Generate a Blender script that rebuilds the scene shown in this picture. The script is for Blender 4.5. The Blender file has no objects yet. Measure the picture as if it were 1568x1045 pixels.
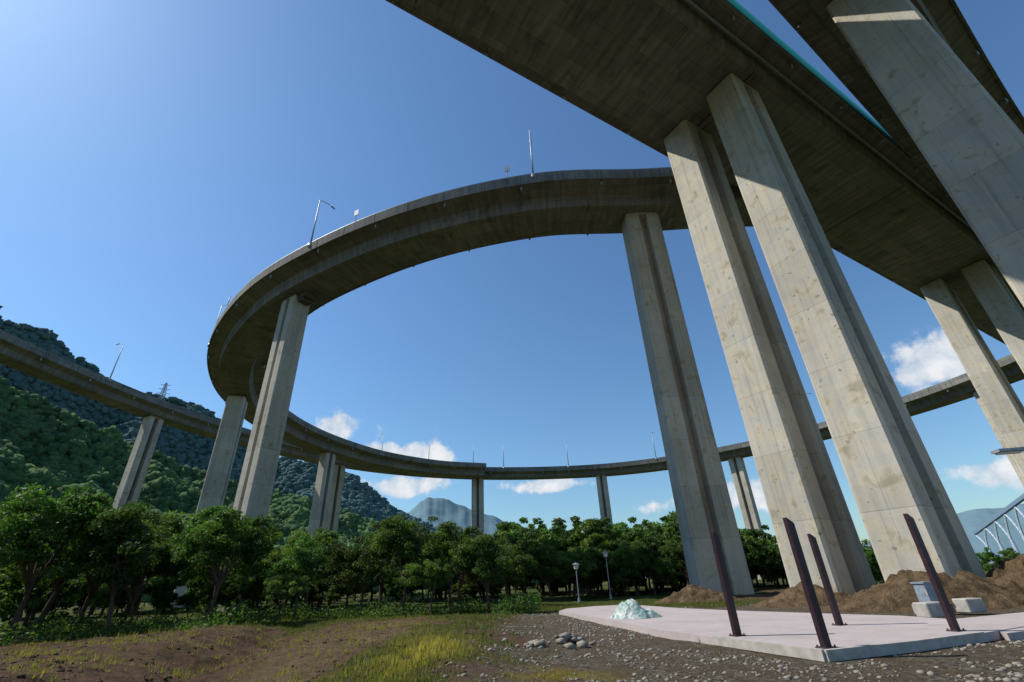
import bpy, math, random
import numpy as np
from mathutils import Vector, Matrix
random.seed(5); rng=np.random.default_rng(7)
S=bpy.context.scene; COL=S.collection
S.view_settings.view_transform='Standard'; S.view_settings.look='None'; S.view_settings.exposure=0

# ------------------------------------------------------------------ node helper
def new_mat(name):
    m=bpy.data.materials.new(name); m.use_nodes=True
    nt=m.node_tree; nt.nodes.clear()
    return m,nt
class N:
    def __init__(s,nt): s.nt=nt
    def n(s,t,**k):
        x=s.nt.nodes.new(t)
        for a,b in k.items(): setattr(x,a,b)
        return x
    def l(s,a,b): s.nt.links.new(a,b)
    def put(s,sock,v):
        if isinstance(v,bpy.types.NodeSocket): s.l(v,sock)
        elif v is not None: sock.default_value=v
    def math(s,op,a,b=None,c=None,clamp=False):
        x=s.n('ShaderNodeMath',operation=op); x.use_clamp=clamp
        s.put(x.inputs[0],a); s.put(x.inputs[1],b)
        if c is not None: s.put(x.inputs[2],c)
        return x.outputs[0]
    def vm(s,op,a,b=None):
        x=s.n('ShaderNodeVectorMath',operation=op)
        s.put(x.inputs[0],a)
        if b is not None: s.put(x.inputs[1],b)
        return x.outputs['Value'] if op in('LENGTH','DOT_PRODUCT') else x.outputs[0]
    def noise(s,vec,scale,detail=5,rough=.55,dist=0):
        x=s.n('ShaderNodeTexNoise'); s.put(x.inputs['Vector'],vec)
        x.inputs['Scale'].default_value=scale;x.inputs['Detail'].default_value=detail
        x.inputs['Roughness'].default_value=rough;x.inputs['Distortion'].default_value=dist
        return x.outputs['Fac']
    def mr(s,v,a,b,c=0,d=1,smooth=False):
        x=s.n('ShaderNodeMapRange'); x.interpolation_type='SMOOTHSTEP' if smooth else 'LINEAR'
        s.put(x.inputs[0],v)
        for i,q in enumerate((a,b,c,d)): s.put(x.inputs[i+1],q)
        return x.outputs[0]
    def mix(s,f,a,b,blend='MIX'):
        x=s.n('ShaderNodeMix',data_type='RGBA',blend_type=blend)
        s.put(x.inputs[0],f); s.put(x.inputs[6],a); s.put(x.inputs[7],b)
        return x.outputs[2]
    def bsdf(s,col,rough=.85,bump=None,bs=.3,bd=.05,spec=.3,extra=None):
        b=s.n('ShaderNodeBsdfPrincipled'); o=s.n('ShaderNodeOutputMaterial')
        s.put(b.inputs['Base Color'],col); s.put(b.inputs['Roughness'],rough)
        b.inputs['Specular IOR Level'].default_value=spec
        if bump is not None:
            q=s.n('ShaderNodeBump'); q.inputs['Strength'].default_value=bs;q.inputs['Distance'].default_value=bd
            s.l(bump,q.inputs['Height']); s.l(q.outputs[0],b.inputs['Normal'])
        s.l(b.outputs[0],o.inputs[0]); return b
def c4(r,g,b): return (r,g,b,1)

# ------------------------------------------------------------------ materials
def concrete(name,base,deck=False):
    m,nt=new_mat(name); k=N(nt)
    tc=k.n('ShaderNodeTexCoord'); P=tc.outputs['Object']
    big=k.noise(P,.12,4); mid=k.noise(P,.9,6,.6); fine=k.noise(P,9,5,.7)
    st=k.n('ShaderNodeMapping'); k.l(P,st.inputs[0]); st.inputs['Scale'].default_value=(2.2,2.2,.06)
    streak=k.noise(st.outputs[0],1.0,6,.65)
    f=k.math('MULTIPLY_ADD',big,.5,.1); f=k.math('MULTIPLY_ADD',mid,.30,f)
    f=k.math('MULTIPLY_ADD',streak,.8 if not deck else .3,f); f=k.math('MULTIPLY_ADD',fine,.18,f)
    f=k.mr(f,.58,1.22,.54,1.32) if not deck else k.mr(f,.52,1.18,.58,1.28)
    tint=k.mix(k.mr(mid,.42,.62),base,(base[0]*1.06,base[1]*1.0,base[2]*.87,1))
    tint=k.mix(k.mr(streak,.5,.7,0,.6),tint,(base[0]*.80,base[1]*.82,base[2]*.85,1))
    if not deck:
        sep=k.n('ShaderNodeSeparateXYZ'); k.l(P,sep.inputs[0])
        fz=k.math('FRACT',k.math('DIVIDE',sep.outputs[2],4.5))
        line=k.math('LESS_THAN',fz,.011)
        lift=k.n('ShaderNodeTexWhiteNoise',noise_dimensions='3D')
        sn=k.vm('FLOOR',k.vm('DIVIDE',P,(2.1,2.3,1.5))); k.l(sn,lift.inputs['Vector'])
        pn=k.mr(lift.outputs['Value'],.0,1,.945,1.04)
        sn2=k.math('FLOOR',k.math('DIVIDE',sep.outputs[2],4.5))
        l2=k.n('ShaderNodeTexWhiteNoise',noise_dimensions='1D'); k.l(sn2,l2.inputs['W'])
        pn=k.math('MULTIPLY',pn,k.mr(l2.outputs['Value'],0,1,.91,1.06))
        f=k.math('MULTIPLY',f,pn)
        f=k.math('MULTIPLY',f,k.mr(line,0,1,1,.74))
        vo=k.noise(P,.9,4,.55,.3); f=k.math('MULTIPLY',f,k.mr(vo,.55,.72,1,.68,True))
        sp2=k.noise(P,2.6,2,.4,.2); f=k.math('MULTIPLY',f,k.mr(sp2,.70,.72,1,.62,True))
        # rain-run drip stains: thin long vertical marks, broken up by height
        dm=k.n('ShaderNodeMapping'); k.l(P,dm.inputs[0]); dm.inputs['Scale'].default_value=(7,7,.11)
        dr=k.noise(dm.outputs[0],1.0,3,.5); f=k.math('MULTIPLY',f,k.mr(dr,.60,.74,1,.68,True))
    else:
        br=k.n('ShaderNodeTexBrick'); k.l(tc.outputs['UV'],br.inputs['Vector'])
        br.inputs['Scale'].default_value=1; br.inputs['Brick Width'].default_value=5.2; br.inputs['Row Height'].default_value=1.8
        br.inputs['Mortar Size'].default_value=.022; br.offset=0.5
        br.inputs['Color1'].default_value=(1,1,1,1); br.inputs['Color2'].default_value=(.76,.76,.76,1); br.inputs['Mortar'].default_value=(.5,.5,.5,1)
        g=k.n('ShaderNodeRGBToBW'); k.l(br.outputs[0],g.inputs[0])
        f=k.math('MULTIPLY',f,g.outputs[0])
        ms=k.n('ShaderNodeMapping'); k.l(tc.outputs['UV'],ms.inputs[0]); ms.inputs['Scale'].default_value=(1.3,.12,1)
        ws=k.noise(ms.outputs[0],1.4,5,.65)
        f=k.math('MULTIPLY',f,k.mr(ws,.35,.7,1.12,.6))
        vo=k.noise(P,.5,5,.6,.5); f=k.math('MULTIPLY',f,k.mr(vo,.54,.68,1,.72,True))
    col=k.mix(1.0,tint,f,'MULTIPLY')
    k.bsdf(col,.9,k.math('ADD',fine,mid),.4,.03,.2)
    return m
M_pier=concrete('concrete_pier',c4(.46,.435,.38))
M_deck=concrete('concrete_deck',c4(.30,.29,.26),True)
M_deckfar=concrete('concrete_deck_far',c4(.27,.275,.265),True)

def simple(name,col,rough=.6,metal=0,nscale=6,amt=.25):
    m,nt=new_mat(name); k=N(nt); tc=k.n('ShaderNodeTexCoord')
    n=k.noise(tc.outputs['Object'],nscale,5,.6)
    c=k.mix(1,col,k.mr(n,.3,.7,1-amt,1+amt),'MULTIPLY')
    b=k.bsdf(c,rough,n,.15,.01); b.inputs['Metallic'].default_value=metal
    return m
M_asph=simple('asphalt',c4(.05,.05,.05),.9)
M_steel=simple('galvanised_steel',c4(.33,.35,.37),.5,.5)
M_dark=simple('dark_rubber_joint',c4(.04,.04,.04),.9)
M_teal=simple('teal_mesh_fence',c4(.03,.50,.36),.6)
M_maroon=simple('maroon_painted_steel',c4(.035,.018,.024),.42,.1,5,.3)
M_rock=simple('rock',c4(.25,.225,.185),.95,0,3,.4)
M_block=simple('precast_concrete',c4(.40,.375,.34),.9,0,4,.22)
M_box=simple('utility_grey_paint',c4(.22,.27,.33),.5)
M_sign=simple('white_sign_paint',c4(.75,.76,.75),.5)
M_lampglass=simple('frosted_glass',c4(.7,.7,.66),.3)
M_bark=simple('bark',c4(.085,.065,.045),.95,0,8,.4)
M_white=simple('white_painted_steel',c4(.42,.50,.58),.6)
M_blue=simple('blue_grey_girder',c4(.16,.24,.34),.7)
m,nt=new_mat('excavated_soil'); k=N(nt); tc=k.n('ShaderNodeTexCoord'); a=k.noise(tc.outputs['Object'],1.4,6,.7); b=k.noise(tc.outputs['Object'],9,5,.75)
k.bsdf(k.mix(k.mr(k.math('ADD',a,k.math('MULTIPLY',b,.7)),.6,1.05),c4(.055,.038,.022),c4(.23,.16,.095)),1,k.math('ADD',a,b),1,.16,.05); M_soil=m

def leafmat(name,dark,light):
    m,nt=new_mat(name); k=N(nt)
    at=k.n('ShaderNodeAttribute',attribute_name='tint'); oi=k.n('ShaderNodeObjectInfo')
    sp=k.n('ShaderNodeSeparateColor'); k.l(at.outputs['Color'],sp.inputs[0])
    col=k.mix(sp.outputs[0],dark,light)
    hs=k.n('ShaderNodeHueSaturation'); k.l(col,hs.inputs['Color'])
    k.put(hs.inputs['Hue'],k.mr(oi.outputs['Random'],0,1,.475,.52)); k.put(hs.inputs['Value'],k.mr(k.math('FRACT',k.math('MULTIPLY',oi.outputs['Random'],7.3)),0,1,.55,1.35))
    hs.inputs['Saturation'].default_value=.93
    d=k.n('ShaderNodeBsdfPrincipled'); k.l(hs.outputs[0],d.inputs['Base Color']); d.inputs['Roughness'].default_value=.65; d.inputs['Specular IOR Level'].default_value=.2
    t=k.n('ShaderNodeBsdfTranslucent'); k.l(k.mix(1,hs.outputs[0],c4(1.25,1.45,.5),'MULTIPLY'),t.inputs['Color'])
    mx=k.n('ShaderNodeMixShader'); mx.inputs[0].default_value=.35
    k.l(d.outputs[0],mx.inputs[1]); k.l(t.outputs[0],mx.inputs[2])
    o=k.n('ShaderNodeOutputMaterial'); k.l(mx.outputs[0],o.inputs[0]); return m
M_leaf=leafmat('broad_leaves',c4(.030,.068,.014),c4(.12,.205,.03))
M_grass=leafmat('grass_blades',c4(.05,.085,.018),c4(.38,.29,.06))

def forestmat(name,a,b,scale):
    m,nt=new_mat(name); k=N(nt); tc=k.n('ShaderNodeTexCoord')
    n=k.noise(tc.outputs['Object'],scale,6,.75); n2=k.noise(tc.outputs['Object'],scale*.05,4,.6)
    at=k.n('ShaderNodeAttribute',attribute_name='tint'); sp=k.n('ShaderNodeSeparateColor'); k.l(at.outputs['Color'],sp.inputs[0])
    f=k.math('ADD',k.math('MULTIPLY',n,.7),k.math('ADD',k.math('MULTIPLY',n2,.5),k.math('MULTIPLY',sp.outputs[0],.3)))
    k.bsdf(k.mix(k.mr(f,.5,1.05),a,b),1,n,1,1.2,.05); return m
M_hill=forestmat('forest_near_hill_haze_tint',c4(.036,.07,.042),c4(.13,.205,.07),.5)  # forest greens, shifted slightly blue to paint haze into the base colour
M_hill2=forestmat('forest_far_ridge_haze_tint',c4(.07,.118,.122),c4(.105,.17,.15),.2)  # forest greens with bluish distance haze painted into the base colour
M_mtn=forestmat('mountain_haze_tint',c4(.125,.20,.235),c4(.15,.23,.25),.01)  # aerial haze painted as pale blue base colour, no real atmosphere

# ------------------------------------------------------------------ mesh helpers
def mk(name,verts,faces,mats,uvs=None,smooth=False,midx=None,tint=None,parent=None):
    me=bpy.data.meshes.new(name)
    if isinstance(verts,np.ndarray) and isinstance(faces,np.ndarray):
        nv=len(verts); nf,kk=faces.shape
        me.vertices.add(nv); me.vertices.foreach_set('co',verts.astype(np.float32).ravel())
        me.loops.add(nf*kk); me.loops.foreach_set('vertex_index',faces.astype(np.int32).ravel())
        me.polygons.add(nf); me.polygons.foreach_set('loop_start',np.arange(0,nf*kk,kk,dtype=np.int32))
        me.update(calc_edges=True); me.validate()
    else: me.from_pydata([tuple(v) for v in verts],[],[tuple(f) for f in faces]); me.update()
    for x in (mats if isinstance(mats,(list,tuple)) else [mats]): me.materials.append(x)
    if midx is not None: me.polygons.foreach_set('material_index',np.array(midx,dtype=np.int32))
    if smooth: me.polygons.foreach_set('use_smooth',np.ones(len(me.polygons),dtype=bool))
    if uvs is not None:
        u=me.uv_layers.new(name='UVMap'); u.data.foreach_set('uv',np.array(uvs,dtype=np.float32).ravel())
    if tint is not None:
        a=me.attributes.new('tint','FLOAT_COLOR','POINT'); t=np.asarray(tint,dtype=np.float32)
        a.data.foreach_set('color',np.stack([t,t,t,np.ones_like(t)],1).ravel())
    o=bpy.data.objects.new(name,me); COL.objects.link(o)
    if parent: o.parent=parent
    return o
def empty(name,loc=(0,0,0)):
    e=bpy.data.objects.new(name,None); e.location=loc; e.empty_display_size=.3; COL.objects.link(e); return e
class MB: # mesh buffer
    def __init__(s): s.v=[];s.f=[];s.m=[]
    def add(s,v,f,m=0):
        b=len(s.v); s.v+= [tuple(x) for x in v]; s.f+=[tuple(i+b for i in q) for q in f]; s.m+=[m]*len(f)
    def box(s,c,size,m=0,rot=0,M=None):
        x,y,z=[a/2 for a in size]; vs=[Vector((i*x,j*y,k*z)) for i in(-1,1) for j in(-1,1) for k in(-1,1)]
        R=M if M is not None else Matrix.Rotation(rot,3,'Z')
        vs=[R@v+Vector(c) for v in vs]
        s.add(vs,[(0,1,3,2),(4,6,7,5),(0,4,5,1),(2,3,7,6),(0,2,6,4),(1,5,7,3)],m)
    def tube(s,p0,p1,r0,r1,n=8,m=0,cap=True):
        p0=Vector(p0);p1=Vector(p1); d=(p1-p0); 
        if d.length<1e-6:return
        d.normalize(); a=d.orthogonal().normalized(); b=d.cross(a)
        vs=[];
        for p,r in((p0,r0),(p1,r1)):
            for i in range(n):
                t=2*math.pi*i/n; vs.append(p+a*(r*math.cos(t))+b*(r*math.sin(t)))
        f=[(i,(i+1)%n,n+(i+1)%n,n+i) for i in range(n)]
        if cap: f+=[tuple(range(n))[::-1],tuple(range(n,2*n))]
        s.add(vs,f,m)
    def obj(s,name,mats,parent=None,smooth=False):
        return mk(name,s.v,s.f,mats,midx=s.m,parent=parent,smooth=smooth)

def fade(t): return t*t*(3-2*t)
_tab=rng.random((256,256))
def vnoise(x,y):
    xi=np.floor(x).astype(int); yi=np.floor(y).astype(int); fx=fade(x-xi); fy=fade(y-yi)
    a=_tab[xi&255,yi&255];b=_tab[(xi+1)&255,yi&255];c=_tab[xi&255,(yi+1)&255];d=_tab[(xi+1)&255,(yi+1)&255]
    return (a*(1-fx)+b*fx)*(1-fy)+(c*(1-fx)+d*fx)*fy
def fbm(x,y,o=5,g=.5):
    x=np.asarray(x,float);y=np.asarray(y,float); r=0;a=1;t=0
    for i in range(o): r=r+a*vnoise(x*2**i+17.3*i,y*2**i+9.1*i); t+=a; a*=g
    return r/t
def sst(x,a,b):
    t=np.clip((x-a)/(b-a),0,1); return t*t*(3-2*t)

# ------------------------------------------------------------------ bridge decks
def catmull(pts,step=1.5):
    P=[np.array(p,float) for p in pts]; P=[2*P[0]-P[1]]+P+[2*P[-1]-P[-2]]; out=[]
    for i in range(1,len(P)-2):
        n=max(2,int(np.linalg.norm(P[i+1]-P[i])/step))
        for k in range(n):
            t=k/n; a,b,c,d=P[i-1],P[i],P[i+1],P[i+2]
            out.append(.5*((2*b)+(-a+c)*t+(2*a-5*b+4*c-d)*t*t+(-a+3*b-3*c+d)*t**3))
    out.append(P[-2]); return out
def frames(path):
    fr=[];s=0
    for i,p in enumerate(path):
        a=path[max(0,i-1)];b=path[min(len(path)-1,i+1)]; t=(b-a)[:2]; t=t/np.linalg.norm(t)
        if i: s+=np.linalg.norm(path[i]-path[i-1])
        fr.append((p,t,np.array([t[1],-t[0]]),s)) # right-hand normal
    return fr
def sweep(name,fr,sec,mat,parent):
    n=len(sec); V=[];F=[];UV=[]
    per=[0]
    for i in range(n): per.append(per[-1]+math.dist(sec[i],sec[(i+1)%n]))
    for p,t,nn,s in fr:
        for o,h in sec: V.append((p[0]+nn[0]*o,p[1]+nn[1]*o,p[2]+h))
    for i in range(len(fr)-1):
        for j in range(n):
            k=(j+1)%n
            F.append((i*n+j,i*n+k,(i+1)*n+k,(i+1)*n+j))
            s0,s1=fr[i][3],fr[i+1][3]; UV+=[(s0,per[j]),(s0,per[j+1]),(s1,per[j+1]),(s1,per[j])]
    F.append(tuple(range(n))[::-1]); UV+=[(0,0)]*n
    F.append(tuple((len(fr)-1)*n+j for j in range(n))); UV+=[(0,0)]*n
    return mk(name,V,F,mat,uvs=UV,parent=parent)
def deck(name,pts,W,B,D,mat,teal=False,scup=8.5):
    e=empty(name); path=catmull(pts); fr=frames(path); w=W/2;b=B/2
    sec=[(-w,-.42),(-w,1.05),(-w+.24,1.05),(-w+.34,0),(w-.34,0),(w-.24,1.05),(w,1.05),(w,-.42),(w-.22,-.42),(w-.26,-.34),(b+.35,-.85),(b,-D),(-b,-D),(-b-.35,-.85),(-w+.26,-.34),(-w+.22,-.42)]
    sweep('box_girder',fr,sec,mat,e)
    sweep('road_surface',fr,[(-w+.36,.004),(-w+.36,.06),(w-.36,.06),(w-.36,.004)],M_asph,e)
    mb=MB(); mj=MB(); last=-3; lastj=2
    for p,t,nn,s in fr:
        a=math.atan2(t[1],t[0])
        if s-last>=scup:
            last=s
            for sd in(-1,1):
                c=(p[0]+nn[0]*sd*(w-.45),p[1]+nn[1]*sd*(w-.45))
                mb.tube((c[0],c[1],p[2]-.35),(c[0],c[1],p[2]-1.0),.15,.13,6)
        if s-lastj>=4.2: # parapet segment joints
            lastj=s
            for sd in(-1,1): mj.box((p[0]+nn[0]*sd*(w+.004),p[1]+nn[1]*sd*(w+.004),p[2]+.30),(.05,.02,1.40),0,a)
    mb.obj('drain_pipes',[M_steel],e); mj.obj('parapet_joints',[M_dark],e)
    sweep('rail',fr,[(-w+.08,1.2),(-w+.08,1.3),(-w+.18,1.3),(-w+.18,1.2)],M_steel,e)
    if teal:
        sweep('teal_net',fr,[(w+.03,-.1),(w+.03,2.0),(w+.08,2.0),(w+.08,-.1)],M_teal,e)
    return e,fr
D2=np.array([.855,.519]); T2=np.array([.519,-.855])
def at(a,t): return D2*a+T2*t
def P3d(a,t,z): q=at(a,t); return (q[0],q[1],z)

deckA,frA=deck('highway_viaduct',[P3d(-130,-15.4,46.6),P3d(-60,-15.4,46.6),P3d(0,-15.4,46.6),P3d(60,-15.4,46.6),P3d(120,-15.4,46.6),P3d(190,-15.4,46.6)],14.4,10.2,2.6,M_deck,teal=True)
# movement-joint strips and a drain line under the wide deck
mb=MB(); angA=math.atan2(.519,.855)
for a0 in(-27,4.5,34.7,65,96.4):
    q=at(a0,-15.4)
    mb.box((q[0],q[1],43.99),(.12,10.1,.03),0,angA)
p0=P3d(-120,-9.6,45.35);p1=P3d(180,-9.6,45.35); mb.tube(p0,p1,.14,.14,8,1)
mb.obj('soffit_joints_and_pipe',[M_dark,M_steel],deckA)
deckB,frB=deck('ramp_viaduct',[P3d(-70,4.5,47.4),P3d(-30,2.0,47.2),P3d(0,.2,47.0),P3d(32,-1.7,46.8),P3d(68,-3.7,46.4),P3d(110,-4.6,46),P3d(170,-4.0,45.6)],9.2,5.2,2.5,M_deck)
loop_pts=[(70,60.5,46.78),(56,51,46.78),(43,47.2,46.76),(30,46.2,46.55),(17.5,46.0,46.05),(4,45.7,45.7),(-11.4,48.9,45.2),(-26,54.9,44.5),(-38.5,62.5,43.6),(-50.2,74.2,42.4),(-57.5,87,41.2),(-60.3,99,40.2),(-58.8,113,39.2),(-53,127,38.2),(-43,141,37.3),(-28,153.2,36.8),(-12,159,36.45)]
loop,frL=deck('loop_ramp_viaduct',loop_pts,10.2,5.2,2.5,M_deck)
ring_pts=[(-108,0,50.5),(-105,20,49),(-101.5,48,47),(-97,75,44.8),(-88,103,42.3),(-75,127,40.6),(-57,146,38.8),(-37,157.5,37.5),(-14,162.5,36.3),(12,163.5,35.6),(36,158.5,35),(58,147,34.8),(77,129,34.7),(90,107,34.8),(97,85,35),(100,60,36),(99,30,38)]
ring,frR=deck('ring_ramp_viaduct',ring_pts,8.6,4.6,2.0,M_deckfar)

def pier(cx,cy,dirv,wt,ld,ztop,zbase=-.5,groove=.75,gd=.75,corbel=0):
    d=Vector((dirv[0],dirv[1])).normalized(); n=Vector((d.y,-d.x)); h=.16
    hl=ld/2;hw=wt/2;g=groove/2
    pr=[(-hl,-hw+h),(-hl,hw-h),(-hl+h,hw),(-g,hw),(-g+.05,hw-gd),(g-.05,hw-gd),(g,hw),(hl-h,hw),(hl,hw-h),(hl,-hw+h),(hl-h,-hw),(g,-hw),(g-.05,-hw+gd),(-g+.05,-hw+gd),(-g,-hw),(-hl+h,-hw)]
    k=len(pr); V=[];F=[]
    levels=[(zbase,1.05),(0.0,1.05),(ztop*.35,1.02),(ztop-2.5,1.0),(ztop,1.0)]
    for z,sc in levels:
        for a,b in pr:
            q=Vector((cx,cy))+d*(a*sc)+n*(b*sc); V.append((q.x,q.y,z))
    for i in range(len(levels)-1):
        for j in range(k):
            F.append((i*k+j,i*k+(j+1)%k,(i+1)*k+(j+1)%k,(i+1)*k+j))
    F.append(tuple(range(k))[::-1]); F.append(tuple((len(levels)-1)*k+j for j in range(k)))
    e=empty('bridge_pier'); o=mk('shaft',V,F,[M_pier],parent=e)
    mb=MB(); ang=math.atan2(d.y,d.x)
    mb.box((cx,cy,ztop+.16),(ld*.82,wt*.9,.30),0,ang)
    mb.obj('bearing_cap',[M_pier],e)
    if corbel:
        q=Vector((cx,cy))-d*(hl+.9); mb=MB(); mb.box((q.x,q.y,ztop-.15),(1.8,wt*.7,.8),0,ang); mb.box((q.x+d.x*.3,q.y+d.y*.3,ztop-.75),(1.2,wt*.6,.42),0,ang); mb.obj('bearing_corbel',[M_deck],e)
    mb=MB(); q=Vector((cx,cy))+n*(hw-gd*.55); mb.tube((q.x,q.y,0),(q.x,q.y,ztop+.2),.09,.09,6); mb.obj('rain_pipe',[M_bark],e)
    mb=MB(); mb.box((cx,cy,-.2),(ld*1.2,wt*1.2,.4),0,ang); mb.obj('footing',[M_soil],e)
    return e
for a0 in(-27.2,34.7,96.4,158):
    for t0 in(-18.5,-12.9):
        q=at(a0,t0); pier(q[0],q[1],D2,3.0,4.4,46.6-2.6-.3,groove=1.25,gd=1.3)
for a0,t0,zz in((-28,2.0,47.15),(37.1,-1.95,46.7),(98,-4.4,46.1)):
    q=at(a0,t0); pier(q[0],q[1],D2,3.9,4.3,zz-2.5-.3,groove=1.1,gd=1.3)
def pier_on(fr,x,y,wt,ld,D,groove=.75,gd=.8,corbel=0):
    b=min(fr,key=lambda f:(f[0][0]-x)**2+(f[0][1]-y)**2)
    pier(b[0][0],b[0][1],b[1],wt,ld,b[0][2]-D-.3,groove=groove,gd=gd,corbel=corbel)
pier_on(frL,17.9,46.0,2.7,4.3,2.5,1.0,1.2)
pier_on(frL,-33,59,2.7,3.4,2.5,corbel=1)
pier_on(frL,-58.6,90,3.2,3.8,2.5)
pier_on(frL,-53.5,127,2.8,3.4,2.5,.9,1.2)
for x,y,wd in((-104,40,2.6),(-88,104,2.5),(-57,146,2.8),(-14.5,162.4,3.2),(28,160.5,2.6),(66.5,141,2.8),(96,88,3.2)):
    pier_on(frR,x,y,wd,wd+.9,2.0,.9,1.1)

def deck_lamp(fr,x,y,W,side,h=8.5,kind='lamp'):
    b=min(fr,key=lambda f:(f[0][0]-x)**2+(f[0][1]-y)**2); p,t,nn,s=b
    q=Vector((p[0]+nn[0]*side*(W/2-.12),p[1]+nn[1]*side*(W/2-.12),p[2]+1.0)); inn=Vector((-nn[0]*side,-nn[1]*side,0))
    mb=MB()
    if kind=='lamp':
        mb.box(q+Vector((0,0,-.3)),(.5,.5,.7),0)
        mb.tube(q,q+Vector((0,0,h)),.12,.07,8)
        e=q+Vector((0,0,h)); pv=e
        for i in range(1,5):
            u=i/4; c=e+inn*(2.0*u)+Vector((0,0,.55*math.sin(u*math.pi/2))); mb.tube(pv,c,.06,.05,6); pv=c
        mb.tube(pv,pv+inn*.8+Vector((0,0,.02)),.15,.10,8)
        mb.obj('street_lamp',[M_steel],smooth=True)
    else:
        mb.tube(q,q+Vector((0,0,1.9)),.06,.06,6)
        a=math.atan2(t[1],t[0])
        mb.box(q+Vector((0,0,1.9)),(.7,.12,.9),1,a)
        mb.obj('traffic_sign',[M_steel,M_sign])
for x,y in((3.6,41),(-28.5,50.2),(-56,74)): deck_lamp(frL,x,y,10.2,-1)
for x,y in((0,41),(-21,47),(-47,64)): deck_lamp(frL,x,y,10.2,-1,kind='sign')
for x,y in((-92,92),(-70,133),(-46,153),(-31,159.5),(-16,162.5),(-5,163),(18,162),(47,153),(84,120)): deck_lamp(frR,x,y,8.6,1)

# ------------------------------------------------------------------ ground
def weights(x,y):
    n=fbm(x*.35,y*.35,4); n2=fbm(x*1.1+40,y*1.1,4)
    R=np.hypot(x,y)
    gravel=sst(x+(n-.5)*6,-1.9,.3)*(1-sst(y+(n-.5)*8,29,35))*(1-sst(x,30,36))
    lawn=sst(y+(n-.5)*5,28,33)*(1-sst(x+(n-.5)*8,13,17))
    yel=np.exp(-(((x+2.4)/.9)**2+((y-13.4)/2.4)**2))*1.2+.6*np.exp(-(((x-.6)/1.3)**2+((y-10.6)/.7)**2))
    yel=np.clip(yel*sst(n2,.3,.55)*1.1,0,1)
    cx=-5.6-.04*(y-11); path=np.exp(-((x-cx+(n-.5)*2)/1.9)**2)*(1-sst(y,25,31))
    mid=sst(n2*.6+n*.6,.50,.70)*(x<1)*.9; mid=mid*np.where(x<-4.6,.10+.9*sst(y,24,30),1)
    mid=np.maximum(mid,.62*np.exp(-(((x+3.0)/1.3)**2))*(y<30)*sst(n2,.3,.6)*1.2)
    grass=np.clip(np.maximum(lawn,mid)+.5*sst(n,.5,.6)*(y>34),0,1)
    grass=np.clip(grass*(1-.85*path)*(1-gravel*.82),0,1)
    grass=np.where(R>60,.9,grass)
    return grass,gravel,yel,path
def gz(x,y):
    R=np.hypot(x,y)
    z=(fbm(x*.18,y*.18,4)-.5)*.5+(fbm(x*.9,y*.9,5,.62)-.5)*.30
    z=z-.55*np.exp(-((x+9.5+.25*(y-18)+(fbm(y*.5,x*0+2,2)-.5)*2)/1.5)**2)*sst(y,9,13)*(1-sst(y,26,32))
    z=z+.25*np.exp(-(((x+2.4)/2.2)**2+((y-16)/6)**2))
    z=z+.25*np.exp(-((x+13+.2*(y-18))/2.2)**2)*(1-sst(y,24,30))
    f=sst(x,-2,3)*(1-sst(y,36,44))
    z=z*(1-.8*f)-.06*f
    z=z+.9*sst(-x,10,30)*(1-sst(y,20,32))*.2
    return z*(1-sst(R,90,140))
u=np.linspace(-1,1,420)
ax=np.sinh(u*6.2)/np.sinh(6.2)*4200; 
ay=np.sinh(np.linspace(-1,1,420)*6.2)/np.sinh(6.2)*4200+16
ax=np.unique(np.concatenate([ax[np.abs(ax)>32],np.arange(-32,32,.16)])); ay=np.unique(np.concatenate([ay[(ay<8)|(ay>44)],np.arange(8,44,.15)]))
X,Y=np.meshgrid(ax,ay); Z=gz(X,Y)
nx,ny=len(ax),len(ay); V=np.stack([X.ravel(),Y.ravel(),Z.ravel()],1)
I=(np.arange(ny-1)[:,None]*nx+np.arange(nx-1)[None]).ravel(); F=np.stack([I,I+1,I+1+nx,I+nx],1)
m,nt=new_mat('ground_soil_grass_gravel'); k=N(nt); tc=k.n('ShaderNodeTexCoord'); P=tc.outputs['Object']
at_=k.n('ShaderNodeAttribute',attribute_name='w'); sp=k.n('ShaderNodeSeparateColor'); k.l(at_.outputs['Color'],sp.inputs[0])
fine=k.noise(P,7,6,.7); mid=k.noise(P,1.3,6,.65); vf=k.noise(P,28,4,.7)
soil=k.mix(k.mr(k.math('ADD',mid,k.math('MULTIPLY',fine,.6)),.55,1.0),c4(.07,.042,.028),c4(.25,.155,.105))
soil=k.mix(k.mr(k.noise(P,2.4,6,.7),.53,.64,0,.55),soil,c4(.085,.08,.03))
tan=k.mix(k.mr(fine,.35,.65),c4(.16,.105,.062),c4(.33,.235,.15))
tan=k.mix(k.mr(mid,.48,.6,0,.6),tan,c4(.13,.10,.045))
grs=k.mix(k.mr(k.math('ADD',mid,k.math('MULTIPLY',fine,.6)),.55,1.05),c4(.035,.055,.012),c4(.13,.15,.035))
vo=k.n('ShaderNodeTexVoronoi'); vo.inputs['Scale'].default_value=13; k.l(P,vo.inputs['Vector'])
vb=k.n('ShaderNodeRGBToBW'); k.l(vo.outputs['Color'],vb.inputs[0])
grv=k.mix(k.mr(vb.outputs[0],.2,.85),c4(.10,.08,.055),c4(.30,.26,.205)); grv=k.mix(k.mr(mid,.42,.58,0,.85),grv,k.mix(fine,c4(.10,.07,.043),c4(.235,.175,.115)))
yl=k.mix(fine,c4(.20,.17,.025),c4(.46,.36,.035))
e1=k.mr(fine,.3,.7,-.18,.18)
def wgt(s): return k.math('ADD',s,k.math('MULTIPLY',e1,k.math('MULTIPLY',s,k.math('MULTIPLY',k.math('SUBTRACT',1,s),4))),clamp=True)
col=k.mix(at_.outputs['Alpha'],soil,tan)
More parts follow.
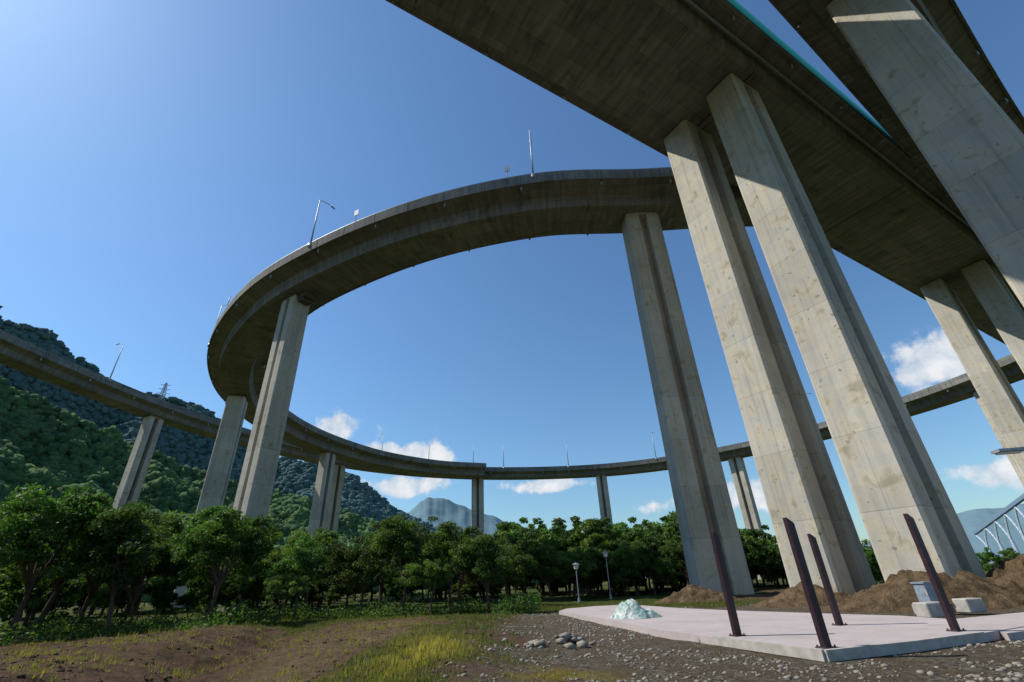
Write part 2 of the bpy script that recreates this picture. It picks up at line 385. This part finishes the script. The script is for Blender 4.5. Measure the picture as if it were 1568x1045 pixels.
col=k.mix(wgt(sp.outputs[1]),col,grv); col=k.mix(wgt(sp.outputs[0]),col,grs); col=k.mix(wgt(sp.outputs[2]),col,yl)
b_=k.bsdf(col,1,k.math('ADD',k.math('ADD',fine,vf),k.math('MULTIPLY',mid,2)),1,.16,.08)
M_ground=m
g=mk('ground',V,F,[M_ground],smooth=True)
w=weights(V[:,0],V[:,1]); aw=g.data.attributes.new('w','FLOAT_COLOR','POINT')
aw.data.foreach_set('color',np.stack([w[0],w[1],w[2],w[3]],1).astype(np.float32).ravel())

# ------------------------------------------------------------------ hills
def hill(name,prof,R0,r_in,r_out,mat,nseed,rough,naz,nr):
    A=np.array([p[0] for p in prof]);T=np.array([p[1] for p in prof])
    az=np.linspace(A[0],A[-1],naz); rr=np.linspace(r_in,r_out,nr)
    AZ,RR=np.meshgrid(np.radians(az),rr)
    dz=np.degrees(AZ); t=sum(np.interp(dz+o,A,T) for o in(-.9,-.3,.3,.9))/4
    t=t*(1+.10*(fbm(dz*.7+nseed,dz*0+3,4)-.5))
    s=(RR-r_in)/(R0-r_in); up=np.clip(s,0,1); dn=np.clip((RR-R0)/(r_out-R0),0,1)
    pr=np.where(RR<R0,up**1.15,1-dn**1.5)
    x=RR*np.sin(AZ);y=RR*np.cos(AZ)
    n=fbm(x/(R0*.13)+nseed,y/(R0*.13),5); rid=1-np.abs(2*n-1)
    h=t*R0*pr*(1-rough*(1-rid)*np.sin(np.clip(s,0,1)*math.pi)**.5*1.3)+t*R0*.05*(fbm(x/(R0*.03),y/(R0*.03),3)-.5)
    h=np.maximum(h,-3)*sst(np.minimum(up*8,1),0,1)-1.5
    V=np.stack([x.ravel(),y.ravel(),h.ravel()],1); I=(np.arange(nr-1)[:,None]*naz+np.arange(naz-1)[None]).ravel()
    F=np.stack([I,I+1,I+1+naz,I+naz],1)[:,::-1].copy()
    o=mk(name,V,F,[mat],smooth=True,tint=np.zeros(len(V)))
    return o,(A,T),V.reshape(nr,naz,3)
nearp=[(-95,.0),(-85,.25),(-70,.35),(-60,.335),(-53,.31),(-47,.275),(-41,.235),(-35,.205),(-29,.17),(-24,.155),(-20,.14),(-15,.105),(-11,.08),(-5,.05),(2,.02)]
farp=[(-110,0),(-90,.3),(-70,.45),(-60,.44),(-53.4,.41),(-50.5,.396),(-46.8,.37),(-43,.325),(-40.8,.315),(-38,.32),(-35.5,.313),(-32,.275),(-29,.237),(-26,.225),(-24,.228),(-20.4,.215),(-17,.174),(-14.9,.147),(-12,.12),(-8,.09),(0,.03)]
h1,_,g1=hill('near_forested_hill',nearp,520,260,760,M_hill,3,.5,420,120)
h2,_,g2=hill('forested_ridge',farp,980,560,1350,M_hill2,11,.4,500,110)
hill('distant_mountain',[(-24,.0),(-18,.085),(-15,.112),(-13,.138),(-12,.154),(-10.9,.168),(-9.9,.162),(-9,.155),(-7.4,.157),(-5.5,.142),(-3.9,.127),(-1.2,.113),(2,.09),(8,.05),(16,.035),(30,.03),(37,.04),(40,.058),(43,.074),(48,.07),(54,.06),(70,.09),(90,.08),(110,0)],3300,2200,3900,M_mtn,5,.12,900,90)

def blob(seed,sub=2,jit=.12):
    import bmesh
    bm=bmesh.new(); bmesh.ops.create_icosphere(bm,subdivisions=sub,radius=1)
    r=np.random.default_rng(seed); V=np.array([v.co[:] for v in bm.verts]); F=np.array([[v.index for v in f.verts] for f in bm.faces]); bm.free()
    d=.75+.5*fbm(V[:,0]*1.7+seed*3+V[:,2],V[:,1]*1.7+V[:,2]*2.1,3)+r.uniform(-jit,jit,len(V))
    return V*d[:,None]*np.array([1,1,.85]),F
def crowns(name,G,count,size,mat,azr,seed,sub,frac=.72):
    r=np.random.default_rng(seed); bl=[blob(i+seed,sub,.34) for i in range(6)]
    nr,na,_=G.shape; flat=G[:int(nr*frac)]
    Vs=[];Fs=[];Ts=[];base=0
    ii=r.uniform(0,1,count)**.8*(flat.shape[0]-1); jj=r.uniform(azr[0]*na,azr[1]*na-1,count)
    for i,j in zip(ii,jj):
        a=int(i);b=int(min(j,na-2)); p=flat[a,b]*(1-(i-a))+flat[min(a+1,flat.shape[0]-1),b]*(i-a); q=flat[a,b+1]; p=p+(q-flat[a,b])*(j-b)
        if p[2]<1: continue
        v,f=bl[r.integers(6)]; s=size*r.uniform(.5,1.5); an=r.uniform(0,6.28); c,sn=math.cos(an),math.sin(an)
        Rm=np.array([[c,-sn,0],[sn,c,0],[0,0,1]]); vv=(v@Rm.T)*np.array([s,s,s*r.uniform(.8,1.5)])+p+np.array([0,0,s*.25])
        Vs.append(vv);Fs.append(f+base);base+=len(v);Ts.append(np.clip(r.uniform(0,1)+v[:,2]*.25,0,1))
    return mk(name,np.concatenate(Vs),np.concatenate(Fs),[mat],tint=np.concatenate(Ts),smooth=False)
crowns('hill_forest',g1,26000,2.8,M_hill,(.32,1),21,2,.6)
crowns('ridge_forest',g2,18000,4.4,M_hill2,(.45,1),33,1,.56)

# ------------------------------------------------------------------ trees
def make_tree(seed,h,spread,nclump,nleaf,leaf,low=.22):
    r=np.random.default_rng(seed); mb=MB()
    th=h*r.uniform(.2,.3); lean=r.uniform(-.06,.06,2)*h
    base=Vector((0,0,-.15)); top=Vector((lean[0],lean[1],th)); kn=Vector((lean[0]*.3,lean[1]*.3,th*.5))
    mb.tube(base,kn,h*.024,h*.018,8); mb.tube(kn,top,h*.018,h*.015,8)
    cl=[]
    ctr=np.array([lean[0],lean[1],h*(.5+low*.5)]); rad=np.array([spread*.5,spread*.5,h*(1-low)*.5])
    lobes=[]
    for i in range(8):
        a=r.uniform(0,6.28); e=r.uniform(-.75,.95); v=np.array([math.cos(a)*math.cos(e),math.sin(a)*math.cos(e),math.sin(e)])
        lobes.append((ctr+v*rad*r.uniform(.48,.78),r.uniform(.28,.5)))
    lobes.append((ctr+np.array([0,0,rad[2]*.45]),.5))
    for i in range(nclump):
        lc,lr=lobes[int(r.integers(len(lobes)))]
        v=r.normal(size=3); v/=np.linalg.norm(v)
        c=lc+v*rad*lr*r.uniform(.5,1.05)
        c[2]=max(c[2],h*low*r.uniform(.7,1.2))
        cl.append((c,h*r.uniform(.045,.095)))
    ends=[]
    for i in range(7):
        c=Vector(lobes[i][0]); mid=top.lerp(c,.5)+Vector((0,0,h*.04))
        mb.tube(top,mid,h*.011,h*.007,6); mb.tube(mid,c,h*.007,h*.003,5); ends+= [mid,c]
    for c,rd in cl[::2]:
        c=Vector(c); e=min(ends,key=lambda q:(q-c).length); mb.tube(e,c,h*.004,h*.0015,4)
    V=[];T=[]
    per=nleaf//nclump
    for c,rd in cl:
        n=int(per*(rd/(h*.072))**1.5)
        d=r.normal(size=(n,3)); d/=np.linalg.norm(d,axis=1)[:,None]; q=d*(rd*(r.random(n)**.45))[:,None]*np.array([1.3,1.3,.75])
        p=c+q
        nr=r.normal(size=(n,3))+np.array([0,0,.7])+d*.6; nr/=np.linalg.norm(nr,axis=1)[:,None]
        a=np.cross(nr,r.normal(size=(n,3))); a/=np.linalg.norm(a,axis=1)[:,None]; b=np.cross(nr,a)
        s=leaf*r.uniform(.6,1.3,n)[:,None]
        quad=np.stack([p-a*s,p-b*s*.5,p+a*s,p+b*s*.5],1)
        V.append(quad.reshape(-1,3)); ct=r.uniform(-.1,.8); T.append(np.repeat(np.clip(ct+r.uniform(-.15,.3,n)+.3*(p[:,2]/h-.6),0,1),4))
    LV=np.concatenate(V); LT=np.concatenate(T); nb=len(mb.v)
    LF=np.arange(len(LV)).reshape(-1,4)+nb
    VV=np.concatenate([np.array([tuple(v) for v in mb.v]),LV])
    faces=[f for f in mb.f]+[tuple(q) for q in LF.tolist()]
    me=bpy.data.meshes.new('broadleaf_tree'); me.from_pydata(VV.tolist(),[],faces); me.update()
    me.materials.append(M_bark); me.materials.append(M_leaf)
    me.polygons.foreach_set('material_index',np.array([0]*len(mb.f)+[1]*len(LF),dtype=np.int32))
    a=me.attributes.new('tint','FLOAT_COLOR','POINT'); t=np.concatenate([np.zeros(nb),LT]).astype(np.float32)
    a.data.foreach_set('color',np.stack([t,t,t,np.ones_like(t)],1).ravel())
    return me
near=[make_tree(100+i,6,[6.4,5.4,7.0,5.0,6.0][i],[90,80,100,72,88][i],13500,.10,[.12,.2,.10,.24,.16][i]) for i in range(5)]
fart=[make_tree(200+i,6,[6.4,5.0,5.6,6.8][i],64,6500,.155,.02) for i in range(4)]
def plant(meshes,x,y,h):
    o=bpy.data.objects.new('broadleaf_tree',random.choice(meshes)); COL.objects.link(o)
    s=h/6; o.scale=(s*random.uniform(.85,1.15),s*random.uniform(.85,1.15),s); o.rotation_euler[2]=random.uniform(0,6.28)
    o.location=(x,y,float(gz(np.array(float(x)),np.array(float(y)))))
front=[(-34,19.5,7.0),(-29.5,23.5,5.4),(-27.2,28,7.6),(-22.2,28.2,6.6),(-18.6,31.0,6.8),(-15.2,35,5.2),(-11.6,37.5,5.6),(-8.2,36.0,6.5),(-4.6,37,4.9),(-2.2,34.4,4.8),(-.6,41,4.4),(-37,30,8.6),(-30.5,33,8.2),(-33,39,9.4),(-22,37,7.9),(-17.5,42,6.2),(-26,43,8.2),(-12,44,6.8),(-6.5,46,7.2),(-3.2,46,5.6),(2.8,50,5.6),(-1.5,50,6.5),(-5.9,34.0,3.6),(-24.6,33.0,5.6),(-14.6,31.4,2.8),(-31.8,21,3.2),(-28.6,37.5,8)]
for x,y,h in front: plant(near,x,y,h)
def zone(n,a0,a1,r0,r1,t,c0,lo,hi,ms):
    for i in range(n):
        az=math.radians(random.uniform(a0,a1)); R=random.uniform(r0,r1); plant(ms,R*math.sin(az),R*math.cos(az),c0+R*t*random.uniform(lo,hi))
zone(66,-52,0,52,88,.112,0,.62,1.14,fart)
zone(52,0,22,60,90,.118,1.2,.68,1.12,fart)
zone(22,20,27,68,96,.085,1,.75,1.1,fart)
zone(20,27,34,70,96,.055,1,.8,1.15,fart)
zone(34,34,60,72,100,.027,1,.8,1.2,fart)
zone(18,2,18,53,58,.08,0,.6,1.2,near)
zone(14,-40,1,44,52,.05,0,.7,1.4,near)

def blades(name,pts,hh,wd,tints,nper,mat):
    n=len(pts)*nper; P=np.repeat(pts,nper,0)+np.concatenate([rng.normal(0,.06,(n,2)),np.zeros((n,1))],1)
    H=np.repeat(hh,nper)*rng.uniform(.5,1.2,n); an=rng.uniform(0,6.28,n); ln=rng.uniform(.1,.6,n)
    dx=np.stack([np.cos(an),np.sin(an),np.zeros(n)],1); sx=np.stack([-np.sin(an),np.cos(an),np.zeros(n)],1)
    w=(wd*rng.uniform(.6,1.3,n))[:,None]
    a=P-sx*w;b=P+sx*w;c=P+dx*(H*ln)[:,None]+np.array([0,0,1])*H[:,None]
    V=np.stack([a,b,c],1).reshape(-1,3); F=np.arange(3*n).reshape(-1,3)
    return mk(name,V,F,[mat],tint=np.repeat(np.clip(np.repeat(tints,nper)+rng.uniform(-.15,.15,n),0,1),3))
def inslab(x,y): return (x>1.5)&(y>11)&(y<31)&(x>2.0+(29.8-y)*.19)&(y>11.0+ (x-6)*.4)
n=80000; px=rng.uniform(-34,16,n); py=9+31*rng.random(n)**1.3
gw=weights(px,py); keep=(rng.random(n)<(gw[0]*.8+gw[2]*.8+.02+.30*(px<-1)*sst(fbm(px*1.7+8,py*1.7,3),.47,.62)))&~inslab(px,py)&((gw[1]<.5)|(rng.random(n)<.10))
px,py=px[keep],py[keep]; gw=[a[keep] for a in gw]
dry=np.clip(gw[3]+(px<-5)*(py<26)*.85,0,1)
blades('grass',np.stack([px,py,gz(px,py)-.02],1),.05+.09*rng.random(len(px))+.08*gw[2]+.16*rng.random(len(px))**8,.014,.06+.3*rng.random(len(px))+.7*gw[2]+.42*dry,6,M_grass)
n=24000; az=np.radians(rng.uniform(-58,2,n)); R=rng.uniform(31,46,n)+2*np.sin(az*25); x=R*np.sin(az);y=R*np.cos(az)
hmx=.2+1.8*fbm(x*.5,y*.5,3)**2; z=gz(x,y)+hmx*rng.random(n)
keep=fbm(x*.4+5,y*.4,3)>.50; x,y,z=x[keep],y[keep],z[keep]; n=len(x); p=np.stack([x,y,z],1)
nr=rng.normal(size=(n,3))+np.array([0,0,.8]); nr/=np.linalg.norm(nr,axis=1)[:,None]; a=np.cross(nr,rng.normal(size=(n,3))); a/=np.linalg.norm(a,axis=1)[:,None]; b=np.cross(nr,a); s=.10
mk('undergrowth',np.stack([p-a*s,p-b*s*.5,p+a*s,p+b*s*.5],1).reshape(-1,3),np.arange(4*n).reshape(-1,4),[M_leaf],tint=np.repeat(rng.uniform(.0,.6,n),4))

def stones(name,P,sz,mat,seed=1):
    bl=[blob(seed+i,1) for i in range(4)]; Vs=[];Fs=[];b=0
    for p,s in zip(P,sz):
        v,f=bl[random.randrange(4)]; an=random.uniform(0,6.28);c,sn=math.cos(an),math.sin(an)
        vv=(v*np.array([s*random.uniform(.8,1.4),s,s*random.uniform(.5,.8)]))@np.array([[c,sn,0],[-sn,c,0],[0,0,1]])+p
        Vs.append(vv);Fs.append(f+b);b+=len(v)
    return mk(name,np.concatenate(Vs),np.concatenate(Fs),[mat])
n=15000; x=rng.uniform(-3,15,n); y=9+24*rng.random(n)**1.2; gw=weights(x,y); cl=fbm(x*.8+3,y*.8,3)
keep=(gw[1]*sst(cl,.34,.6)>rng.random(n)*.9)&~inslab(x,y); x,y=x[keep],y[keep]
stones('gravel',np.stack([x,y,gz(x,y)+.005],1),.016+.055*rng.random(len(x))**4,M_rock)
n=7000; x=rng.uniform(-26,-1,n); y=9+22*rng.random(n)**1.2; keep=fbm(x*.9+13,y*.9,3)>.48; x,y=x[keep],y[keep]
stones('soil_clods',np.stack([x,y,gz(x,y)+.005],1),.015+.06*rng.random(len(x))**3,M_soil,15)
n=34; x=1.0+rng.normal(0,.5,n); y=15.9+rng.normal(0,.35,n)
stones('rock_pile',np.stack([x,y,gz(x,y)+.03+.2*np.exp(-((x-1.0)**2+(y-15.9)**2)/.4)],1),.06+.16*rng.random(n)**2,M_rock,9)

def mound(name,cx,cy,rx,ry,h,seed,mat=None):
    n=110; u=np.linspace(-1.25,1.25,n); A,B=np.meshgrid(u,u); r=np.sqrt(A*A+B*B)*(1+.3*(fbm(A*1.5+seed,B*1.5,3)-.5))
    x=cx+A*rx;y=cy+B*ry
    z=h*np.clip(1-r**1.3,-.2,1)*(.55+.9*fbm(x*1.1+seed,y*1.1,4))+h*.28*(fbm(x*3.5,y*3.5+seed,4)-.5)
    z=np.where(r>1.05,-.4,z)-.05
    V=np.stack([x.ravel(),y.ravel(),z.ravel()],1); I=(np.arange(n-1)[:,None]*n+np.arange(n-1)[None]).ravel()
    mk(name,V,np.stack([I,I+1,I+1+n,I+n],1),[M_soil],smooth=False)
mound('soil_mound',19.0,24.3,5.2,2.6,1.5,1); mound('soil_mound',25.5,26,3.5,2.5,1.9,5); mound('soil_mound',16.0,29.5,3,2,.9,8)
mound('soil_mound',12.5,37.5,3.2,1.5,.9,12); mound('soil_mound',25,20.5,3.5,2.2,2.0,15); mound('soil_mound',30,27,5,3,1.5,16)

# ------------------------------------------------------------------ concrete slab
m,nt=new_mat('slab_concrete'); k=N(nt); tc=k.n('ShaderNodeTexCoord'); P=tc.outputs['Object']
a=k.noise(P,.6,5); b=k.noise(P,14,4,.7); f=k.mr(k.math('ADD',a,k.math('MULTIPLY',b,.4)),.4,1.0,.76,1.08)
st_=k.noise(P,2.2,6,.7,1.2); f=k.math('MULTIPLY',f,k.mr(st_,.54,.68,1,.78,True))
k.bsdf(k.mix(1,k.mix(a,c4(.50,.43,.41),c4(.44,.39,.395)),f,'MULTIPLY'),.85,b,.2,.01,.2); M_slab=m
out=[(2.0,29.8),(2.6,26.2),(3.4,22.6),(3.95,19.6),(4.2,17.6),(4.75,15.9),(5.1,14.6),(5.55,13.2),(6.15,11.4),(8.6,12.2),(11.0,13.2),(13.0,14.2),(13.2,16.6),(13.0,18.5),(11.5,21),(9.6,24.6),(8.2,28),(6.8,34.0),(4.5,33.5),(2.6,32)]
def prism(mb,poly,z0,z1,mi=0):
    n=len(poly); V=[(x,y,z0) for x,y in poly]+[(x,y,z1) for x,y in poly]
    mb.add(V,[tuple(range(n,2*n)),tuple(range(n))[::-1]]+[(i,(i+1)%n,n+(i+1)%n,n+i) for i in range(n)],mi)
e=empty('concrete_plaza'); mb=MB(); prism(mb,out,-.4,.12); mb.obj('slab',[M_slab],e)
mb=MB(); prism(mb,[(11.6,13.2),(20,16.2),(19.2,19),(13.3,16.9)],-.4,.10); mb.obj('ramp_slab',[M_slab],e)
mb=MB()
for i in range(6,10):
    p=Vector((*out[i],0));q=Vector((*out[i+1],0)); d=(q-p).normalized(); c=(p+q)/2
    mb.box((c.x,c.y,.05),((q-p).length,.12,.2),0,math.atan2(d.y,d.x))
mb.obj('edge_beam',[M_block],e)

def post(x,y,h,rot):
    mb=MB(); w,d=.105,.06
    e_=[(-w,-d),(w,-d),(w,d),(-w,d)]; c,s=math.cos(rot),math.sin(rot)
    V=[]
    for z in(0,1):
        for a,b in e_:
            zz=.12 if z==0 else .12+h-(.13 if a>0 else 0)
            V.append((x+a*c-b*s,y+a*s+b*c,zz))
    mb.add(V,[(3,2,1,0),(4,5,6,7),(0,1,5,4),(1,2,6,5),(2,3,7,6),(3,0,4,7)])
    mb.box((x,y,.133),(.36,.28,.02),0,rot)
    for a,b in((-.14,-.1),(.14,-.1),(.14,.1),(-.14,.1)): mb.tube((x+a*c-b*s,y+a*s+b*c,.135),(x+a*c-b*s,y+a*s+b*c,.18),.02,.02,6)
    o=mb.obj('steel_post',[M_maroon]); bv=o.modifiers.new('b','BEVEL'); bv.width=.008; bv.segments=2
post(5.75,14.7,2.62,.4);post(6.5,11.9,2.64,.4);post(9.5,16.3,2.55,.4);post(10.9,13.8,2.8,.4)

def park_lamp(x,y,h,z0=0):
    mb=MB(); mb.tube((x,y,z0),(x,y,z0+.35),.12,.09,10); mb.tube((x,y,z0+.35),(x,y,z0+h-.55),.05,.04,10)
    mb.tube((x,y,z0+h-.55),(x,y,z0+h-.45),.05,.16,12); mb.tube((x,y,z0+h-.45),(x,y,z0+h-.1),.16,.24,12,1); mb.tube((x,y,z0+h-.1),(x,y,z0+h),.34,.10,14); mb.tube((x,y,z0+h),(x,y,z0+h+.08),.04,.02,8)
    mb.obj('park_lamp',[M_steel,M_lampglass])
park_lamp(7.9,47.1,3.9);park_lamp(4.6,43,2.9)
mb=MB(); x,y=13.6,11.6
mb.tube((x,y,0),(x,y,.4),.13,.11,10);mb.tube((x,y,.4),(x,y,4.0),.06,.05,10)
mb.tube((x,y,3.9),(x-.9,y+.2,4.15),.04,.035,8); mb.box((x-1.05,y+.22,4.12),(.6,.3,.07),0,-.2); mb.box((x-1.05,y+.22,4.06),(.5,.22,.03),1,-.2); mb.box((x-.2,y+.05,3.6),(.5,.03,.35),1,-.3)
mb.obj('park_lamp',[M_steel,M_lampglass])

# plastic wrapped heap: draped height field with folds
n=120; u=np.linspace(-1,1,n); A,B=np.meshgrid(u,u)
th=np.arctan2(B,A); r=np.sqrt(A*A+B*B)
edge=.84+.10*np.sin(3*th+1)+.05*np.sin(7*th)+.03*np.sin(13*th+2)
q=np.clip(r/edge,0,1)
bumps=.44*np.exp(-(((A+.40)/.30)**2+(B/.55)**2))+.40*np.exp(-(((A+.02)/.24)**2+((B+.1)/.5)**2))+.16*np.exp(-(((A-.5)/.22)**2+((B+.1)/.4)**2))
hgt=(1-q**4)*(.16+bumps)
rid=np.abs(fbm(A*3+B*1.2+3,B*3.5,3)-.5); rid2=np.abs(fbm(A*7+1,B*7+A*3,3)-.5)
z=.125+hgt*.95+(.07-rid*.42-rid2*.2)*(q<1)*np.clip((1-q)*6,0,1)
z=np.where(q>=1,.05,z)
x=4.75+A*1.2-B*.2; y=22.6+B*.85
VV=np.stack([x.ravel(),y.ravel(),z.ravel()],1); I=(np.arange(n-1)[:,None]*n+np.arange(n-1)[None]).ravel()
m,nt=new_mat('plastic_sheet'); k=N(nt); tc=k.n('ShaderNodeTexCoord'); nn_=k.noise(tc.outputs['Object'],2.4,4,.6,1.2)
k.bsdf(k.mix(k.mr(nn_,.44,.56),c4(.52,.54,.52),c4(.22,.35,.32)),.42,k.noise(tc.outputs['Object'],6,4,.6,1.5),.5,.05,.4)
mk('plastic_wrapped_heap',VV,np.stack([I,I+1,I+1+n,I+n],1),[m],smooth=True)

mb=MB(); mb.box((14.2,18.7,.25),(.9,.5,.45),0,.3); mb.obj('concrete_block',[M_block]).modifiers.new('b','BEVEL').width=.03
mb=MB(); mb.box((16.6,19.9,.25),(.9,.5,.45),0,.3); mb.obj('concrete_block',[M_block]).modifiers.new('b','BEVEL').width=.03
mb=MB(); mb.box((15.6,20.4,.15),(1.0,.8,.3),0,.3); mb.box((15.6,20.4,.65),(.55,.42,.7),1,.3); mb.box((15.6,20.4,1.03),(.64,.5,.06),1,.3); mb.box((15.4,20.13,.7),(.04,.04,.2),0,.3); mb.obj('utility_cabinet',[M_block,M_box])

mb=MB(); tx,ty=-math.sin(math.radians(39.9))*965,math.cos(math.radians(39.9))*965; zb=.292*965; Ht=58
def lv(z): 
    w=5*(1-z/Ht)+.9; return [Vector((tx+a*w,ty+b*w,zb+z)) for a,b in((-1,-1),(1,-1),(1,1),(-1,1))]
zs=[0,10,19,27,34,41,47,53,58]
for i in range(len(zs)-1):
    A,B=lv(zs[i]),lv(zs[i+1])
    for j in range(4):
        mb.tube(A[j],B[j],.36,.36,4);mb.tube(A[j],B[(j+1)%4],.22,.22,4);mb.tube(A[(j+1)%4],B[j],.22,.22,4);mb.tube(B[j],B[(j+1)%4],.25,.25,4)
for z,wd in((38,9),(46,8),(54,7)):
    for sd in(-1,1): mb.tube((tx,ty,zb+z+1),(tx+sd*wd,ty+sd*wd*.5,zb+z),.4,.25,4);mb.tube((tx,ty,zb+z-1.5),(tx+sd*wd,ty+sd*wd*.5,zb+z),.3,.2,4)
mb.obj('transmission_tower',[M_steel])

e=empty('arch_bridge'); mb=MB(); mg=MB()
pts=[]
for i in range(13):
    u=i/12; az=math.radians(42.2+u*9.5); R=270-u*90; pts.append(Vector((R*math.sin(az),R*math.cos(az),1.6+R*(.040+.10*u))))
for i in range(12):
    p,q=pts[i],pts[i+1]; mg.tube(p,q,.8,.8,4)
    m0=(p+q)/2; foot=Vector((m0.x,m0.y,-1)); mb.tube(foot,Vector((m0.x,m0.y,m0.z*.5)),.7,.5,8)
    for a in(p,q):
        pr=Vector((m0.x,m0.y,m0.z*.45))
        for s in range(1,7):
            t=s/6; c=Vector((m0.x,m0.y,0)).lerp(Vector((a.x,a.y,0)),t**1.8)+Vector((0,0,m0.z*.45+(a.z-.6-m0.z*.45)*t)); mb.tube(pr,c,.38,.32,6); pr=c
mb.obj('arched_legs',[M_white],e); mg.obj('girder',[M_blue],e)

# ------------------------------------------------------------------ world
SAZ=math.radians(-80); SEL=math.radians(47)
W=bpy.data.worlds.new('World'); S.world=W; W.use_nodes=True; nt=W.node_tree; nt.nodes.clear(); k=N(nt)
sky=k.n('ShaderNodeTexSky'); sky.sky_type='NISHITA'; sky.sun_disc=False; sky.sun_elevation=SEL; sky.sun_rotation=SAZ
sky.air_density=1.3; sky.dust_density=.5; sky.ozone_density=3.4; sky.altitude=50
bg=k.n('ShaderNodeBackground'); bg.inputs[1].default_value=.115; k.l(k.mix(1,sky.outputs[0],c4(.76,1.0,1.18),'MULTIPLY'),bg.inputs[0])
tc=k.n('ShaderNodeTexCoord'); D=tc.outputs['Generated']
wob=k.noise(D,14,7,.6)
disp=k.math('MULTIPLY',k.math('SUBTRACT',wob,.5),3.6)
cl=[(-21.0,.288,.062,.042),(-18,.258,.075,.022),(-26.5,.288,.032,.018),(-12.5,.246,.085,.026),(-9.4,.255,.032,.034),(-14,.19,.15,.020),(4.0,.180,.10,.014),(15.5,.126,.06,.018),(26.5,.122,.07,.028),(44.9,.292,.08,.04),(38,.115,.06,.028),(47,.12,.08,.03),(120,.3,.2,.06)]
mask=None
for az,t,rh,rv in cl:
    a=math.radians(az); c=Vector((math.sin(a),math.cos(a),t)).normalized()
    q=k.vm('SUBTRACT',D,tuple(c)); q=k.vm('DIVIDE',q,(rh,rh,rv)); L=k.vm('LENGTH',q)
    v=k.math('SUBTRACT',1.0,L); mask=v if mask is None else k.math('MAXIMUM',mask,v)
cm=k.math('ADD',mask,disp)
m_=k.mr(cm,.0,.6,0,.95,True)
m_=k.math('MULTIPLY',m_,k.mr(mask,-1.1,-.4,0,1))
sh=k.noise(k.vm('ADD',D,(.010,-.004,-.012)),30,4,.6)
ccol=k.mix(k.mr(k.math('SUBTRACT',sh,k.math('MULTIPLY',cm,.14)),.25,.6),c4(.93,.94,.96),c4(.56,.66,.78))
cb=k.n('ShaderNodeBackground'); k.l(ccol,cb.inputs[0]); cb.inputs[1].default_value=.95
mx=k.n('ShaderNodeMixShader'); k.l(m_,mx.inputs[0]); k.l(bg.outputs[0],mx.inputs[1]); k.l(cb.outputs[0],mx.inputs[2])
wo=k.n('ShaderNodeOutputWorld'); k.l(mx.outputs[0],wo.inputs[0])
sd=bpy.data.lights.new('sun','SUN'); sd.energy=5.0; sd.angle=math.radians(.5); sd.color=(1,.95,.86)
so=bpy.data.objects.new('sun',sd); COL.objects.link(so)
sv=Vector((math.sin(SAZ)*math.cos(SEL),math.cos(SAZ)*math.cos(SEL),math.sin(SEL))); so.rotation_euler=sv.to_track_quat('Z','Y').to_euler(); so.location=(0,0,80)

# ------------------------------------------------------------------ camera
cd=bpy.data.cameras.new('camera'); cd.lens=16; cd.sensor_width=36; cd.clip_end=12000; cd.clip_start=.1
c=bpy.data.objects.new('camera',cd); COL.objects.link(c); S.camera=c
th=math.radians(28); r=math.radians(2.4)
fw=Vector((0,math.cos(th),math.sin(th))); up=Vector((0,-math.sin(th),math.cos(th))); rt=Vector((1,0,0))
R_=rt*math.cos(r)-up*math.sin(r); U_=rt*math.sin(r)+up*math.cos(r)
Mx=Matrix((R_,U_,-fw)).transposed().to_4x4(); Mx.translation=Vector((0,0,1.6)); c.matrix_world=Mx
